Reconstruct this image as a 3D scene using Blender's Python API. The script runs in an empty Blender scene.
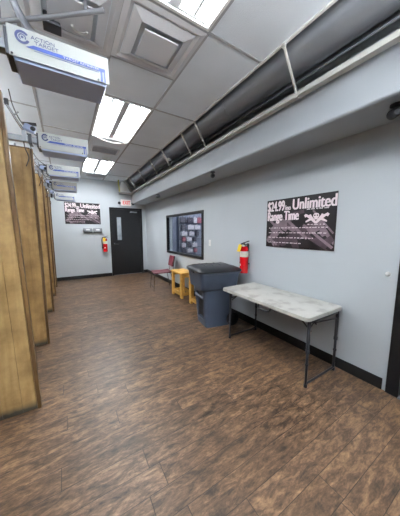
import bpy, bmesh, math, random
from mathutils import Vector, Matrix
random.seed(4)
PI = math.pi
sc = bpy.context.scene
COL = sc.collection
W, D, H = 2.303, 7.18, 2.90          # right wall x, back wall y, ceiling z
YB, XL = -3.0, -4.2                  # wall behind the camera, far left of the range bay

# ------------------------------------------------------------------ helpers
def rotm(ax, a): return Matrix.Rotation(a, 4, ax)
def T(x, y, z): return Matrix.Translation((x, y, z))

def box(bm, c, s, bevel=0, m=None, seg=2):
    r = bmesh.ops.create_cube(bm, size=1)
    vs = r['verts']
    bmesh.ops.scale(bm, vec=s, verts=vs)
    if bevel:
        es = list({e for v in vs for e in v.link_edges})
        rr = bmesh.ops.bevel(bm, geom=es, offset=bevel, segments=seg, profile=.5, affect='EDGES')
        vs = list({v for f in rr['faces'] for v in f.verts} | {v for v in vs if v.is_valid})
        # bevel keeps connected island: gather it
        seen = set(vs); st = list(vs)
        while st:
            v = st.pop()
            for e in v.link_edges:
                o = e.other_vert(v)
                if o not in seen: seen.add(o); st.append(o)
        vs = list(seen)
    M = T(*c) @ (m if m else Matrix())
    bmesh.ops.transform(bm, matrix=M, verts=vs)
    return vs

def bx(bm, x0, x1, y0, y1, z0, z1, bevel=0):
    return box(bm, ((x0+x1)/2, (y0+y1)/2, (z0+z1)/2), (abs(x1-x0), abs(y1-y0), abs(z1-z0)), bevel)

def tube(bm, pts, r, n=10, cap=True):
    """round bar swept along a polyline"""
    pts = [Vector(p) for p in pts]
    rr = r if isinstance(r, (list, tuple)) else [r]*len(pts)
    rings = []
    t0 = (pts[1]-pts[0]).normalized()
    up = Vector((0, 0, 1)) if abs(t0.z) < .9 else Vector((1, 0, 0))
    nrm = t0.cross(up).normalized()
    for i, p in enumerate(pts):
        if i == 0: t = t0
        elif i == len(pts)-1: t = (pts[i]-pts[i-1]).normalized()
        else: t = ((pts[i]-pts[i-1]).normalized()+(pts[i+1]-pts[i]).normalized()).normalized()
        nrm = (nrm - t*nrm.dot(t)).normalized()
        b = t.cross(nrm)
        rings.append([bm.verts.new(p+(nrm*math.cos(2*PI*k/n)+b*math.sin(2*PI*k/n))*rr[i]) for k in range(n)])
    for a, b in zip(rings, rings[1:]):
        for k in range(n): bm.faces.new((a[k], a[(k+1) % n], b[(k+1) % n], b[k]))
    if cap:
        bm.faces.new(rings[0][::-1]); bm.faces.new(rings[-1])

def curve_pts(pts, k=6):
    """Catmull-Rom smoothing"""
    P = [Vector(p) for p in pts]; P = [P[0]*2-P[1]]+P+[P[-1]*2-P[-2]]
    out = []
    for i in range(1, len(P)-2):
        for j in range(k):
            t = j/k; a, b, c, d = P[i-1:i+3]
            out.append(.5*((2*b)+(c-a)*t+(2*a-5*b+4*c-d)*t*t+(3*b-a-3*c+d)*t**3))
    out.append(P[-2]); return out

def lathe(bm, prof, n=24, m=None):
    rings = []
    M = m or Matrix()
    for r, z in prof:
        rings.append([bm.verts.new(M @ Vector((r*math.cos(2*PI*k/n), r*math.sin(2*PI*k/n), z))) for k in range(n)])
    for a, b in zip(rings, rings[1:]):
        for k in range(n): bm.faces.new((a[k], a[(k+1) % n], b[(k+1) % n], b[k]))
    bm.faces.new(rings[0][::-1]); bm.faces.new(rings[-1])

def loft(bm, rings, cap=True):
    R = [[bm.verts.new(p) for p in r] for r in rings]
    n = len(R[0])
    for a, b in zip(R, R[1:]):
        for k in range(n): bm.faces.new((a[k], a[(k+1) % n], b[(k+1) % n], b[k]))
    if cap:
        bm.faces.new(R[0][::-1]); bm.faces.new(R[-1])

def prism(bm, poly, y0, y1):
    """outline in x-z pulled from y0 to y1"""
    a = [bm.verts.new((x, y0, z)) for x, z in poly]
    b = [bm.verts.new((x, y1, z)) for x, z in poly]
    n = len(poly)
    bm.faces.new(a); bm.faces.new(b[::-1])
    for k in range(n): bm.faces.new((a[k], b[k], b[(k+1) % n], a[(k+1) % n]))

def obj(name, bm, mat, parent=None, smooth=False, mw=None):
    me = bpy.data.meshes.new(name)
    bmesh.ops.recalc_face_normals(bm, faces=bm.faces)
    bm.to_mesh(me); bm.free()
    me.materials.append(mat)
    if smooth:
        for p in me.polygons: p.use_smooth = True
        try: me.set_sharp_from_angle(angle=math.radians(38))
        except Exception: pass
    o = bpy.data.objects.new(name, me); COL.objects.link(o)
    if parent: o.parent = parent
    if mw: o.matrix_local = mw
    return o

def thing(name, label, cat, loc=(0, 0, 0), rz=0, group=None):
    o = bpy.data.objects.new(name, None); COL.objects.link(o)
    o.empty_display_size = .1
    o.location = loc; o.rotation_euler = (0, 0, rz)
    o['label'] = label; o['category'] = cat
    if group: o['group'] = group
    return o

def tag(o, label, cat, group=None):
    o['label'] = label; o['category'] = cat
    if group: o['group'] = group
    return o

def struct(name, bm, mat, parent=None, smooth=False):
    o = obj(name, bm, mat, parent, smooth)
    if not parent: o['kind'] = 'structure'
    return o

def sub(root, part, *names):
    """hang the named parts of a thing under one of its parts"""
    p = [c for c in kids(root) if c.name.split('.')[0] == part][0]
    for c in kids(root):
        if c.name.split('.')[0] in names: c.parent = p
def kids(root): return [c for c in bpy.data.objects if c.parent == root]
def copy_tree(root, loc, rz=None, label=None, kidmap=None):
    r = root.copy(); COL.objects.link(r); r.location = loc
    if rz is not None: r.rotation_euler = (0, 0, rz)
    if label: r['label'] = label
    for ch in kids(root):
        c = ch.copy(); COL.objects.link(c); c.parent = r
        for g in kids(ch):
            d = g.copy(); COL.objects.link(d); d.parent = c
    return r

def text(body, size, mat, parent, name, loc, sx=1.0, bold=0.0, depth=.0006, align='LEFT', rot=(PI/2, 0, 0), width=None, slant=0):
    """raised lettering lying in the local x-z plane, facing -y"""
    cu = bpy.data.curves.new(name, 'FONT')
    cu.body = body; cu.size = size; cu.extrude = depth; cu.align_x = align; cu.shear = slant
    t = bpy.data.objects.new(name, cu); COL.objects.link(t)
    bpy.context.view_layer.update()
    dg = bpy.context.evaluated_depsgraph_get()
    me = bpy.data.meshes.new_from_object(t.evaluated_get(dg))
    bpy.data.objects.remove(t)
    xs = [v.co.x for v in me.vertices]
    if width: sx = width/max(1e-6, max(xs)-min(xs))
    me.transform(Matrix.Diagonal((sx, 1, 1, 1)))
    if bold:                     # heavy weight: the glyphs laid over themselves, slightly shifted
        b2 = bmesh.new()
        for k_ in range(7):
            n0 = len(b2.verts); b2.from_mesh(me); b2.verts.ensure_lookup_table()
            bmesh.ops.translate(b2, vec=((k_-3)/3*bold, (k_ % 2*2-1)*bold*.25, k_*2e-5), verts=b2.verts[n0:])
        b2.to_mesh(me); b2.free()
    me.materials.clear(); me.materials.append(mat)
    o = bpy.data.objects.new(name, me); COL.objects.link(o)
    o.parent = parent; o.location = loc; o.rotation_euler = rot
    return o

# ------------------------------------------------------------------ materials
def s2l(c): return tuple((x/255/12.92 if x/255 <= .04045 else ((x/255+.055)/1.055)**2.4) for x in c)
def mat(name, col, rough=.5, metal=0, spec=.5, bump=0, bscale=80, var=0, vscale=3, coat=0, emis=None, estr=0, stain=None):
    m = bpy.data.materials.new(name); m.use_nodes = True
    nt = m.node_tree; b = nt.nodes['Principled BSDF']
    c = s2l(col)
    b.inputs['Base Color'].default_value = (*c, 1)
    b.inputs['Roughness'].default_value = rough; b.inputs['Metallic'].default_value = metal
    b.inputs['Specular IOR Level'].default_value = spec
    b.inputs['Coat Weight'].default_value = coat
    if emis: b.inputs['Emission Color'].default_value = (*s2l(emis), 1); b.inputs['Emission Strength'].default_value = estr
    tc = nt.nodes.new('ShaderNodeTexCoord')
    if var or True:
        n = nt.nodes.new('ShaderNodeTexNoise'); n.inputs['Scale'].default_value = vscale; n.inputs['Detail'].default_value = 5
        nt.links.new(tc.outputs['Object'], n.inputs['Vector'])
        r = nt.nodes.new('ShaderNodeValToRGB')
        v = max(var, .02)
        r.color_ramp.elements[0].position = .3; r.color_ramp.elements[1].position = .7
        r.color_ramp.elements[0].color = (*[x*(1-v) for x in c], 1)
        r.color_ramp.elements[1].color = (*[min(1, x*(1+v)) for x in c], 1)
        if stain:
            e = r.color_ramp.elements.new(.36); e.color = (*s2l(stain), 1); r.color_ramp.elements[0].color = (*s2l(stain), 1)
            e = r.color_ramp.elements.new(.47); e.color = (*c, 1)
        nt.links.new(n.outputs['Fac'], r.inputs['Fac']); nt.links.new(r.outputs['Color'], b.inputs['Base Color'])
    if bump:
        n2 = nt.nodes.new('ShaderNodeTexNoise'); n2.inputs['Scale'].default_value = bscale; n2.inputs['Detail'].default_value = 3
        nt.links.new(tc.outputs['Object'], n2.inputs['Vector'])
        bp = nt.nodes.new('ShaderNodeBump'); bp.inputs['Strength'].default_value = bump; bp.inputs['Distance'].default_value = .01
        nt.links.new(n2.outputs['Fac'], bp.inputs['Height']); nt.links.new(bp.outputs['Normal'], b.inputs['Normal'])
    return m

M_wall = mat('wall_paint', (188, 195, 200), .55, bump=.12, bscale=120, var=.03, vscale=1.3)
M_ceil = mat('ceiling_tile', (230, 237, 244), .8, bump=.3, bscale=150, var=.05, vscale=2)
M_tee = mat('ceiling_grid', (168, 170, 174), .5, var=.03)
M_deck = mat('roof_deck_dark', (88, 92, 98), .7, var=.1)
M_base = mat('black_vinyl', (14, 15, 18), .4, var=.15)
M_black = mat('black_paint', (17, 18, 21), .35, var=.1)
M_blackp = mat('black_plastic', (22, 24, 28), .42, var=.15, vscale=8)
M_white = mat('white_enamel', (225, 228, 228), .35, var=.02)
M_trim = mat('white_trim', (232, 232, 230), .4)
M_rail = mat('pale_metal', (205, 204, 198), .4, metal=.15, var=.05)
M_pipe = mat('painted_pipe', (150, 153, 160), .35, metal=.3, var=.05)
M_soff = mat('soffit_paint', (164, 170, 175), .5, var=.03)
M_diff = mat('diffuser_metal', (208, 209, 213), .4, var=.03)
M_duct = mat('duct_grey', (128, 132, 138), .32, metal=.3, var=.06)
M_chrome = mat('chrome', (190, 192, 196), .15, metal=1)
M_steel = mat('dark_steel', (62, 64, 70), .35, metal=.6, var=.1)
M_galv = mat('galvanized', (150, 154, 160), .35, metal=.7, var=.12, vscale=12)
M_panel = mat('panel_sheet', (188, 193, 190), .35, var=.04, vscale=9)
M_panelg = mat('panel_sheet_grey', (150, 150, 144), .4, var=.06, vscale=9)
M_tray = mat('tray_bluegrey', (186, 202, 236), .4, var=.06)
M_blue = mat('logo_blue', (58, 84, 168), .4)
M_navy = mat('logo_navy', (50, 60, 110), .4)
M_red = mat('red_gloss', (196, 18, 26), .22, coat=.4, var=.03)
M_redl = mat('red_letters', (214, 60, 66), .4, emis=(230, 60, 66), estr=.35)
M_yel = mat('yellow_tag', (238, 200, 40), .5)
M_lab = mat('paper_label', (222, 220, 206), .5, var=.08, vscale=30)
M_bin = mat('bin_plastic', (72, 82, 99), .42, bump=.08, bscale=200, var=.08, vscale=5)
M_lid = mat('lid_plastic', (23, 26, 31), .42, var=.12, vscale=6)
M_tabl = mat('table_plastic', (188, 186, 180), .45, bump=.15, bscale=90, var=.08, vscale=7, stain=(166, 163, 157))
M_maroon = mat('maroon_vinyl', (104, 40, 52), .38, var=.1, vscale=9)
M_signbg = mat('sign_black', (20, 16, 20), .35, var=.3, vscale=7)
M_signg = mat('sign_grey', (124, 108, 116), .4, var=.25, vscale=14)
M_signd = mat('sign_dim', (74, 60, 68), .4, var=.25, vscale=14)
M_signw = mat('sign_white', (236, 222, 226), .4)
M_signp = mat('sign_red_edge', (150, 40, 60), .4)
M_tube = mat('lamp_tube', (255, 255, 255), .4, emis=(249, 252, 255), estr=54)
M_darkwall = mat('dark_unseen_wall', (62, 63, 66), .9, bump=.6, bscale=40)  # for the unseen walls, kept dark to cut bounced light
M_tubeup = mat('fill_uplight_tube', (255, 255, 255), .4, emis=(250, 252, 255), estr=85)  # tubes of the added ceiling uplights
M_tubefar = mat('lamp_tube_bright', (255, 255, 255), .4, emis=(249, 252, 255), estr=125)
M_tubeup2 = mat('fill_uplight_tube_bright', (255, 255, 255), .4, emis=(250, 252, 255), estr=300)
M_refl = mat('reflector_white', (236, 240, 240), .3)
M_store = mat('store_wall', (88, 98, 120), .6, var=.06)
M_storel = mat('store_board', (128, 134, 152), .6, var=.05)
M_pk1 = mat('package_white', (196, 192, 202), .5, var=.2, vscale=20)
M_pk2 = mat('package_pink', (160, 98, 112), .5, var=.2, vscale=20)
M_pk3 = mat('package_dark', (72, 70, 84), .5, var=.3, vscale=20)
M_yelw = mat('yellow_strap', (216, 210, 120), .5)
M_film = mat('white_film', (222, 226, 228), .35, bump=.3, bscale=30)

def wood(name, light, dark, grooves=0, scale=1.0, axis='Z', rough=.45, stainz=None):
    m = bpy.data.materials.new(name); m.use_nodes = True
    nt = m.node_tree; N = nt.nodes; L = nt.links; b = N['Principled BSDF']; b.inputs['Roughness'].default_value = rough
    tc = N.new('ShaderNodeTexCoord'); mp = N.new('ShaderNodeMapping')
    s = {'Z': (9, 9, .8), 'X': (.8, 9, 9), 'Y': (9, .8, 9)}[axis]
    mp.inputs['Scale'].default_value = tuple(v*scale for v in s)
    L.new(tc.outputs['Object'], mp.inputs['Vector'])
    n = N.new('ShaderNodeTexNoise'); n.inputs['Scale'].default_value = 2.2; n.inputs['Detail'].default_value = 6; n.inputs['Distortion'].default_value = .6
    L.new(mp.outputs['Vector'], n.inputs['Vector'])
    r = N.new('ShaderNodeValToRGB'); r.color_ramp.elements[0].position = .3; r.color_ramp.elements[1].position = .72
    r.color_ramp.elements[0].color = (*s2l(dark), 1); r.color_ramp.elements[1].color = (*s2l(light), 1)
    L.new(n.outputs['Fac'], r.inputs['Fac'])
    # blotchy handling marks
    n2 = N.new('ShaderNodeTexNoise'); n2.inputs['Scale'].default_value = 4.2; n2.inputs['Detail'].default_value = 7; n2.inputs['Roughness'].default_value = .62
    L.new(tc.outputs['Object'], n2.inputs['Vector'])
    r2 = N.new('ShaderNodeValToRGB'); r2.color_ramp.elements[0].position = .36; r2.color_ramp.elements[1].position = .60
    r2.color_ramp.elements[0].color = (.62, .58, .52, 1); r2.color_ramp.elements[1].color = (1, 1, 1, 1)
    L.new(n2.outputs['Fac'], r2.inputs['Fac'])
    mx = N.new('ShaderNodeMix'); mx.data_type = 'RGBA'; mx.blend_type = 'MULTIPLY'; mx.inputs['Factor'].default_value = 1 if stainz else .5
    L.new(r.outputs['Color'], mx.inputs['A']); L.new(r2.outputs['Color'], mx.inputs['B'])
    out = mx.outputs['Result']
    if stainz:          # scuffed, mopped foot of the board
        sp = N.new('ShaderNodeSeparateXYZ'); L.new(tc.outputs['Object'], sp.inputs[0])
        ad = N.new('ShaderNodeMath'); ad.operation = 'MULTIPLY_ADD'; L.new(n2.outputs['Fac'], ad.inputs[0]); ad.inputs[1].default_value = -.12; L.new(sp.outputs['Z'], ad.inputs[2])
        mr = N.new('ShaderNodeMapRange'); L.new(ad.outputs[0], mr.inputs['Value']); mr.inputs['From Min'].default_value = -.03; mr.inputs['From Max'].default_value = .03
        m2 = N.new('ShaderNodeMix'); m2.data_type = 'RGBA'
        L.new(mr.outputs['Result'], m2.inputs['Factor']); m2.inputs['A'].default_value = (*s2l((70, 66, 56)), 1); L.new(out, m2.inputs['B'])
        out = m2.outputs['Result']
    L.new(out, b.inputs['Base Color'])
    bp = N.new('ShaderNodeBump'); bp.inputs['Strength'].default_value = .15; bp.inputs['Distance'].default_value = .01
    L.new(n.outputs['Fac'], bp.inputs['Height']); L.new(bp.outputs['Normal'], b.inputs['Normal'])
    return m
M_ply = wood('plywood', (206, 174, 120), (176, 142, 90), stainz=True)
M_edge = wood('edge_board', (128, 98, 56), (88, 64, 38))
M_pine = wood('pine', (228, 182, 96), (206, 154, 72), axis='X')
M_groove = mat('groove_dark', (96, 70, 40), .7)

def floor_mat():
    m = bpy.data.materials.new('plank_floor'); m.use_nodes = True
    nt = m.node_tree; N = nt.nodes; L = nt.links; b = N['Principled BSDF']
    def math_(op, a, bb=None, c=None):
        n = N.new('ShaderNodeMath'); n.operation = op
        for i, v in enumerate((a, bb, c)):
            if v is None: continue
            if isinstance(v, (int, float)): n.inputs[i].default_value = v
            else: L.new(v, n.inputs[i])
        return n.outputs[0]
    tc = N.new('ShaderNodeTexCoord'); sp = N.new('ShaderNodeSeparateXYZ'); L.new(tc.outputs['Object'], sp.inputs[0])
    X, Y = sp.outputs['X'], sp.outputs['Y']
    pw, pl = .136, 1.21
    v = math_('DIVIDE', math_('SUBTRACT', Y, .975-40*pw), pw)
    row = math_('FLOOR', v); fv = math_('FRACT', v)
    wn = N.new('ShaderNodeTexWhiteNoise'); wn.noise_dimensions = '1D'; L.new(row, wn.inputs['W'])
    u = math_('ADD', math_('DIVIDE', math_('ADD', X, 20), pl), wn.outputs['Value'])
    colm = math_('FLOOR', u); fu = math_('FRACT', u)
    cid = N.new('ShaderNodeCombineXYZ'); L.new(row, cid.inputs[0]); L.new(colm, cid.inputs[1])
    wn2 = N.new('ShaderNodeTexWhiteNoise'); wn2.noise_dimensions = '2D'; L.new(cid.outputs[0], wn2.inputs['Vector'])
    dv = math_('MULTIPLY', math_('MINIMUM', fv, math_('SUBTRACT', 1, fv)), pw)
    du = math_('MULTIPLY', math_('MINIMUM', fu, math_('SUBTRACT', 1, fu)), pl)
    d = math_('MINIMUM', math_('MULTIPLY', dv, 1.25), du)
    gr = N.new('ShaderNodeMapRange'); L.new(d, gr.inputs['Value']); gr.inputs['From Min'].default_value = .0009; gr.inputs['From Max'].default_value = .0032
    # grain, offset per plank
    vec = N.new('ShaderNodeCombineXYZ')
    L.new(math_('ADD', math_('MULTIPLY', X, 3.6), math_('MULTIPLY', wn2.outputs['Value'], 37)), vec.inputs[0])
    L.new(math_('ADD', math_('MULTIPLY', Y, 11.5), math_('MULTIPLY', wn2.outputs['Value'], 11)), vec.inputs[1])
    n = N.new('ShaderNodeTexNoise'); n.inputs['Scale'].default_value = 1.9; n.inputs['Detail'].default_value = 10; n.inputs['Roughness'].default_value = .74; n.inputs['Distortion'].default_value = .55
    L.new(vec.outputs[0], n.inputs['Vector'])
    r = N.new('ShaderNodeValToRGB'); cr = r.color_ramp
    cr.elements[0].position = .34; cr.elements[0].color = (*s2l((50, 38, 31)), 1)
    cr.elements[1].position = .73; cr.elements[1].color = (*s2l((166, 134, 100)), 1)
    e = cr.elements.new(.45); e.color = (*s2l((88, 68, 52)), 1)
    e = cr.elements.new(.55); e.color = (*s2l((122, 94, 70)), 1)
    L.new(n.outputs['Fac'], r.inputs['Fac'])
    tone = N.new('ShaderNodeMapRange'); L.new(wn2.outputs['Value'], tone.inputs['Value']); tone.inputs['To Min'].default_value = .66; tone.inputs['To Max'].default_value = 1.08
    hs = N.new('ShaderNodeHueSaturation'); hs.inputs['Saturation'].default_value = 1.0
    # fine scraped grit over the broad figure
    v2 = N.new('ShaderNodeCombineXYZ'); L.new(math_('MULTIPLY', X, 16), v2.inputs[0]); L.new(math_('MULTIPLY', Y, 42), v2.inputs[1])
    g2 = N.new('ShaderNodeTexNoise'); g2.inputs['Scale'].default_value = 1.6; g2.inputs['Detail'].default_value = 6; g2.inputs['Roughness'].default_value = .7; L.new(v2.outputs[0], g2.inputs['Vector'])
    gm = N.new('ShaderNodeMapRange'); L.new(g2.outputs['Fac'], gm.inputs['Value']); gm.inputs['From Min'].default_value = .36; gm.inputs['From Max'].default_value = .60; gm.inputs['To Min'].default_value = .52; gm.inputs['To Max'].default_value = 1.06
    gx = N.new('ShaderNodeMix'); gx.data_type = 'RGBA'; gx.blend_type = 'MULTIPLY'; gx.inputs['Factor'].default_value = 1
    L.new(r.outputs['Color'], gx.inputs['A']); L.new(gm.outputs['Result'], gx.inputs['B'])
    L.new(gx.outputs['Result'], hs.inputs['Color']); L.new(tone.outputs['Result'], hs.inputs['Value'])
    mx = N.new('ShaderNodeMix'); mx.data_type = 'RGBA'; L.new(gr.outputs['Result'], mx.inputs['Factor'])
    mx.inputs['A'].default_value = (*s2l((40, 29, 22)), 1); L.new(hs.outputs['Color'], mx.inputs['B'])
    L.new(mx.outputs['Result'], b.inputs['Base Color'])
    rr = N.new('ShaderNodeMapRange'); L.new(n.outputs['Fac'], rr.inputs['Value']); rr.inputs['To Min'].default_value = .50; rr.inputs['To Max'].default_value = .34
    L.new(rr.outputs['Result'], b.inputs['Roughness']); b.inputs['Specular IOR Level'].default_value = .5
    hh = math_('ADD', math_('MULTIPLY', n.outputs['Fac'], .35), gr.outputs['Result'])
    bp = N.new('ShaderNodeBump'); bp.inputs['Strength'].default_value = .35; bp.inputs['Distance'].default_value = .003
    L.new(hh, bp.inputs['Height']); L.new(bp.outputs['Normal'], b.inputs['Normal'])
    return m
M_floor = floor_mat()

def glass_mat():
    m = bpy.data.materials.new('window_glass'); m.use_nodes = True
    nt = m.node_tree; N = nt.nodes; L = nt.links
    for n in list(N):
        if n.type == 'BSDF_PRINCIPLED': N.remove(n)
    out = [n for n in N if n.type == 'OUTPUT_MATERIAL'][0]
    t = N.new('ShaderNodeBsdfTransparent'); t.inputs[0].default_value = (.88, .91, .93, 1)
    g = N.new('ShaderNodeBsdfGlossy'); g.inputs['Roughness'].default_value = .02
    f = N.new('ShaderNodeFresnel'); f.inputs[0].default_value = 1.5
    a = N.new('ShaderNodeMixShader'); ge = N.new('ShaderNodeNewGeometry'); mm = N.new('ShaderNodeMath'); mm.operation = 'MULTIPLY_ADD'; mm.inputs[1].default_value = -1; mm.inputs[2].default_value = 1
    L.new(ge.outputs['Backfacing'], mm.inputs[0]); m3 = N.new('ShaderNodeMath'); m3.operation = 'MULTIPLY'; L.new(mm.outputs[0], m3.inputs[0]); L.new(f.outputs[0], m3.inputs[1])
    L.new(m3.outputs[0], a.inputs[0]); L.new(t.outputs[0], a.inputs[1]); L.new(g.outputs[0], a.inputs[2])
    L.new(a.outputs[0], out.inputs[0]); return m
M_glass = glass_mat()

# ------------------------------------------------------------------ room shell
bm = bmesh.new(); bx(bm, XL-.2, W+.14, YB-.1, D+.14, -.1, 0)
struct('floor', bm, M_floor)

def wall_holes(bm, a0, a1, z0, z1, holes, put):
    """vertical wall split round its openings; put(a0,a1,z0,z1) adds a block"""
    cuts = sorted({a0, a1, *[h[0] for h in holes], *[h[1] for h in holes]})
    for p, q in zip(cuts, cuts[1:]):
        hs = [h for h in holes if h[0] <= p+1e-6 and h[1] >= q-1e-6]
        z = z0
        for h in sorted(hs, key=lambda h: h[2]):
            if h[2] > z: put(p, q, z, h[2])
            z = h[3]
        if z < z1: put(p, q, z, z1)
WT = .14
WY0, WY1, WZ0, WZ1 = 3.606, 5.426, .832, 1.806
bm = bmesh.new()
wall_holes(bm, YB, D, 0, 3.5, [(WY0+.03, WY1-.03, WZ0+.03, WZ1-.03), (-.42, .57, 0, 2.10)],
           lambda p, q, a, b: bx(bm, W, W+WT, p, q, a, b))
struct('wall_right', bm, M_wall)
DX0, DX1, DZ = 1.206, 2.12, 2.08
bm = bmesh.new()
wall_holes(bm, XL, W+WT, 0, 3.5, [(DX0, DX1, 0, DZ)], lambda p, q, a, b: bx(bm, p, q, D, D+WT, a, b))
struct('wall_back', bm, M_wall)
bm = bmesh.new(); bx(bm, XL, W+WT, YB-.1, YB, 0, 3.5); struct('wall_front', bm, M_darkwall)
bm = bmesh.new(); bx(bm, XL-.2, XL, YB-.1, D+.14, 0, 3.5); struct('wall_left', bm, M_darkwall)
bm = bmesh.new(); bx(bm, XL-.2, W+.14, YB-.1, D+.14, 3.5, 3.6); struct('ceiling', bm, M_deck)

# suspended tile ceiling with holes for the recessed lights
CE = 1.59                            # its open edge, beyond which the roof void shows
GX = [.415+.61*k for k in range(-8, 2)]
LYC = [3.37, 5.81, .93, -1.51]
LX0, LX1 = .415, 1.025
bm = bmesh.new()
wall_holes(bm, XL, CE, YB, D, [], lambda *a: None)
def slab(p, q, a, b): bx(bm, p, q, a, b, H, H+.03)
cuts = [YB]
holes = sorted([(c-.61, c+.61) for c in LYC])
bx(bm, XL, LX0, YB, D, H, H+.03); bx(bm, LX1, CE, YB, D, H, H+.03)
y = YB
for a, b in holes:
    if a > y: slab(LX0, LX1, y, a)
    y = b
slab(LX0, LX1, y, D)
struct('trim_1', bm, M_ceil)
bm = bmesh.new()
for gx in GX:
    if gx > XL: bx(bm, gx-.012, gx+.012, YB, D, H-.004, H+.001)
gy = [c+o for c in LYC for o in (-.61, .61)]
for g in gy: bx(bm, -.195, CE, g-.012, g+.012, H-.0042, H+.001)
for g in (1.545+.61,): bx(bm, -.195, LX1, g-.012, g+.012, H-.0042, H+.001)
for k in range(-5, 4): g = 3.47+1.22*k; bx(bm, XL, -.195, g-.012, g+.012, H-.0042, H+.001)
struct('trim_2', bm, M_tee)
bm = bmesh.new(); bx(bm, CE-.006, CE+.016, YB, D, H-.012, H+.035)
struct('trim_3', bm, M_trim)

# soffit hung along the right wall
SX, SZ0, SZ1 = 1.85, 2.262, 2.59
bm = bmesh.new(); box(bm, ((SX+W)/2, (YB+D)/2, (SZ0+SZ1)/2), (W-SX, D-YB, SZ1-SZ0), .022, seg=3)
struct('trim_4', bm, M_soff)

# baseboards
bm = bmesh.new(); bx(bm, W-.012, W, .66, D-.012, 0, .105, .003); struct('baseboard_right', bm, M_base)
bm = bmesh.new(); bx(bm, XL, DX0-.05, D-.012, D, 0, .10, .003); bx(bm, DX1+.05, W, D-.012, D, 0, .10, .003); struct('baseboard_back', bm, M_base)

# ------------------------------------------------------------------ doors
bm = bmesh.new(); bx(bm, DX0+.01, DX1-.01, D+.012, D+.055, .012, DZ-.012, .003)
dr = struct('door_1', bm, M_black)
bm = bmesh.new()
for a, b, c, d in ((DX0-.045, DX0+.012, 0, DZ+.045), (DX1-.012, DX1+.045, 0, DZ+.045), (DX0-.045, DX1+.045, DZ-.012, DZ+.045)):
    bx(bm, a, b, D-.012, D+.07, c, d, .003)
struct('door_frame', bm, M_black, dr)
bm = bmesh.new(); bx(bm, 1.37, 1.50, D+.004, D+.014, 1.12, 1.83, .002)
lite = struct('vision_lite', bm, mat('lite_glass', (150, 158, 166), .15, var=.25, vscale=6), dr)
lite['label'] = 'narrow pale glazed slot'
bm = bmesh.new()
for a, b, c, d in ((1.355, 1.372, 1.105, 1.845), (1.498, 1.515, 1.105, 1.845), (1.355, 1.515, 1.105, 1.122), (1.355, 1.515, 1.828, 1.845)):
    bx(bm, a, b, D-.002, D+.014, c, d, .002)
struct('lite_frame', bm, M_blackp, dr)
bm = bmesh.new(); lathe(bm, [(.028, 0), (.028, .008), (.012, .010), (.012, .05)], 16, T(1.275, D+.012, 1.0) @ rotm('X', PI/2))
tube(bm, [(1.275, D-.038, 1.0), (1.31, D-.04, 1.0), (1.385, D-.036, .995)], .009)
h = struct('door_handle', bm, M_chrome, dr, True); h['label'] = 'chrome lever handle'
bm = bmesh.new(); bx(bm, 1.78, 2.0, D-.03, D+.012, 1.985, 2.02, .004)
tube(bm, [(1.98, D-.03, 2.0), (1.86, D-.12, 2.01), (1.80, D-.02, 2.03)], .006, 6)
struct('door_closer', bm, M_galv, dr, True)
bm = bmesh.new(); bx(bm, DX0, DX1, D-.01, D+.1, 0, .012, .002); struct('threshold', bm, M_galv, dr)
bm = bmesh.new()
for z in (.25, 1.0, 1.82): lathe(bm, [(.008, 0), (.008, .1)], 8, T(DX1-.008, D+.004, z))
struct('hinge', bm, M_steel, dr, True)

# door in the right wall, cut by the picture edge
bm = bmesh.new(); bx(bm, W+.03, W+.075, -.40, .55, .012, 2.08, .003)
d2 = struct('door_2', bm, M_black)
bm = bmesh.new()
bx(bm, W-.018, W+.10, .545, .632, 0, 2.15, .004); bx(bm, W-.018, W+.10, -.50, -.395, 0, 2.15, .004); bx(bm, W-.018, W+.10, -.395, .545, 2.075, 2.15, .004)
struct('door_frame', bm, M_black, d2)
bm = bmesh.new(); bx(bm, W-.03, W+.1, -.395, .545, 0, .014, .003); struct('threshold', bm, M_galv, d2)
bm = bmesh.new(); tube(bm, [(W+.03, -.32, 1.0), (W-.03, -.32, 1.0), (W-.035, -.2, 1.0)], .01)
struct('door_handle', bm, M_chrome, d2, True)
bm = bmesh.new(); bx(bm, W+.09, W+.14, -.5, .65, 0, 2.2); struct('wall_outside', bm, M_black)

# ------------------------------------------------------------------ window into the shop
bm = bmesh.new()
fw = .055
for a, b, c, d in ((WY0, WY0+fw, WZ0, WZ1), (WY1-fw, WY1, WZ0, WZ1), (WY0+fw, WY1-fw, WZ0, WZ0+fw), (WY0+fw, WY1-fw, WZ1-fw, WZ1)):
    bx(bm, W-.022, W+.05, a, b, c, d, .004)
wn = struct('window_1', bm, M_black)
bm = bmesh.new(); bx(bm, W+.03, W+.036, WY0+fw, WY1-fw, WZ0+fw, WZ1-fw); g = struct('pane', bm, M_glass, wn)
# shop interior seen through it
SXE = 4.9
bm = bmesh.new(); bx(bm, W+WT, SXE, 6.20, 6.3, 0, 2.7); struct('wall_shop_end', bm, M_store)
bm = bmesh.new(); bx(bm, SXE, SXE+.1, 2.2, 6.3, 0, 2.7); struct('wall_shop_side', bm, M_store)
bm = bmesh.new(); bx(bm, W+WT, SXE, 2.1, 2.2, 0, 2.7); struct('wall_shop_near', bm, M_store)
bm = bmesh.new(); bx(bm, W+WT, SXE+.1, 2.1, 6.3, -.1, 0); struct('floor_shop', bm, M_floor)
bm = bmesh.new(); bx(bm, W+WT, SXE+.1, 2.1, 6.3, 2.7, 2.8); struct('ceiling_shop', bm, M_ceil)
bm = bmesh.new(); bx(bm, 2.80, 2.93, 6.17, 6.2, .3, 2.2, .005); struct('trim_5', bm, M_storel)
t = thing('display_board', 'tall pale pegboard hung with packages behind the window glass', 'display board', (3.40, 6.14, 0))
bm = bmesh.new(); bx(bm, -.40, .42, -.01, .03, .35, 2.15, .004); obj('board', bm, M_storel, t)
bm = bmesh.new()
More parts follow.
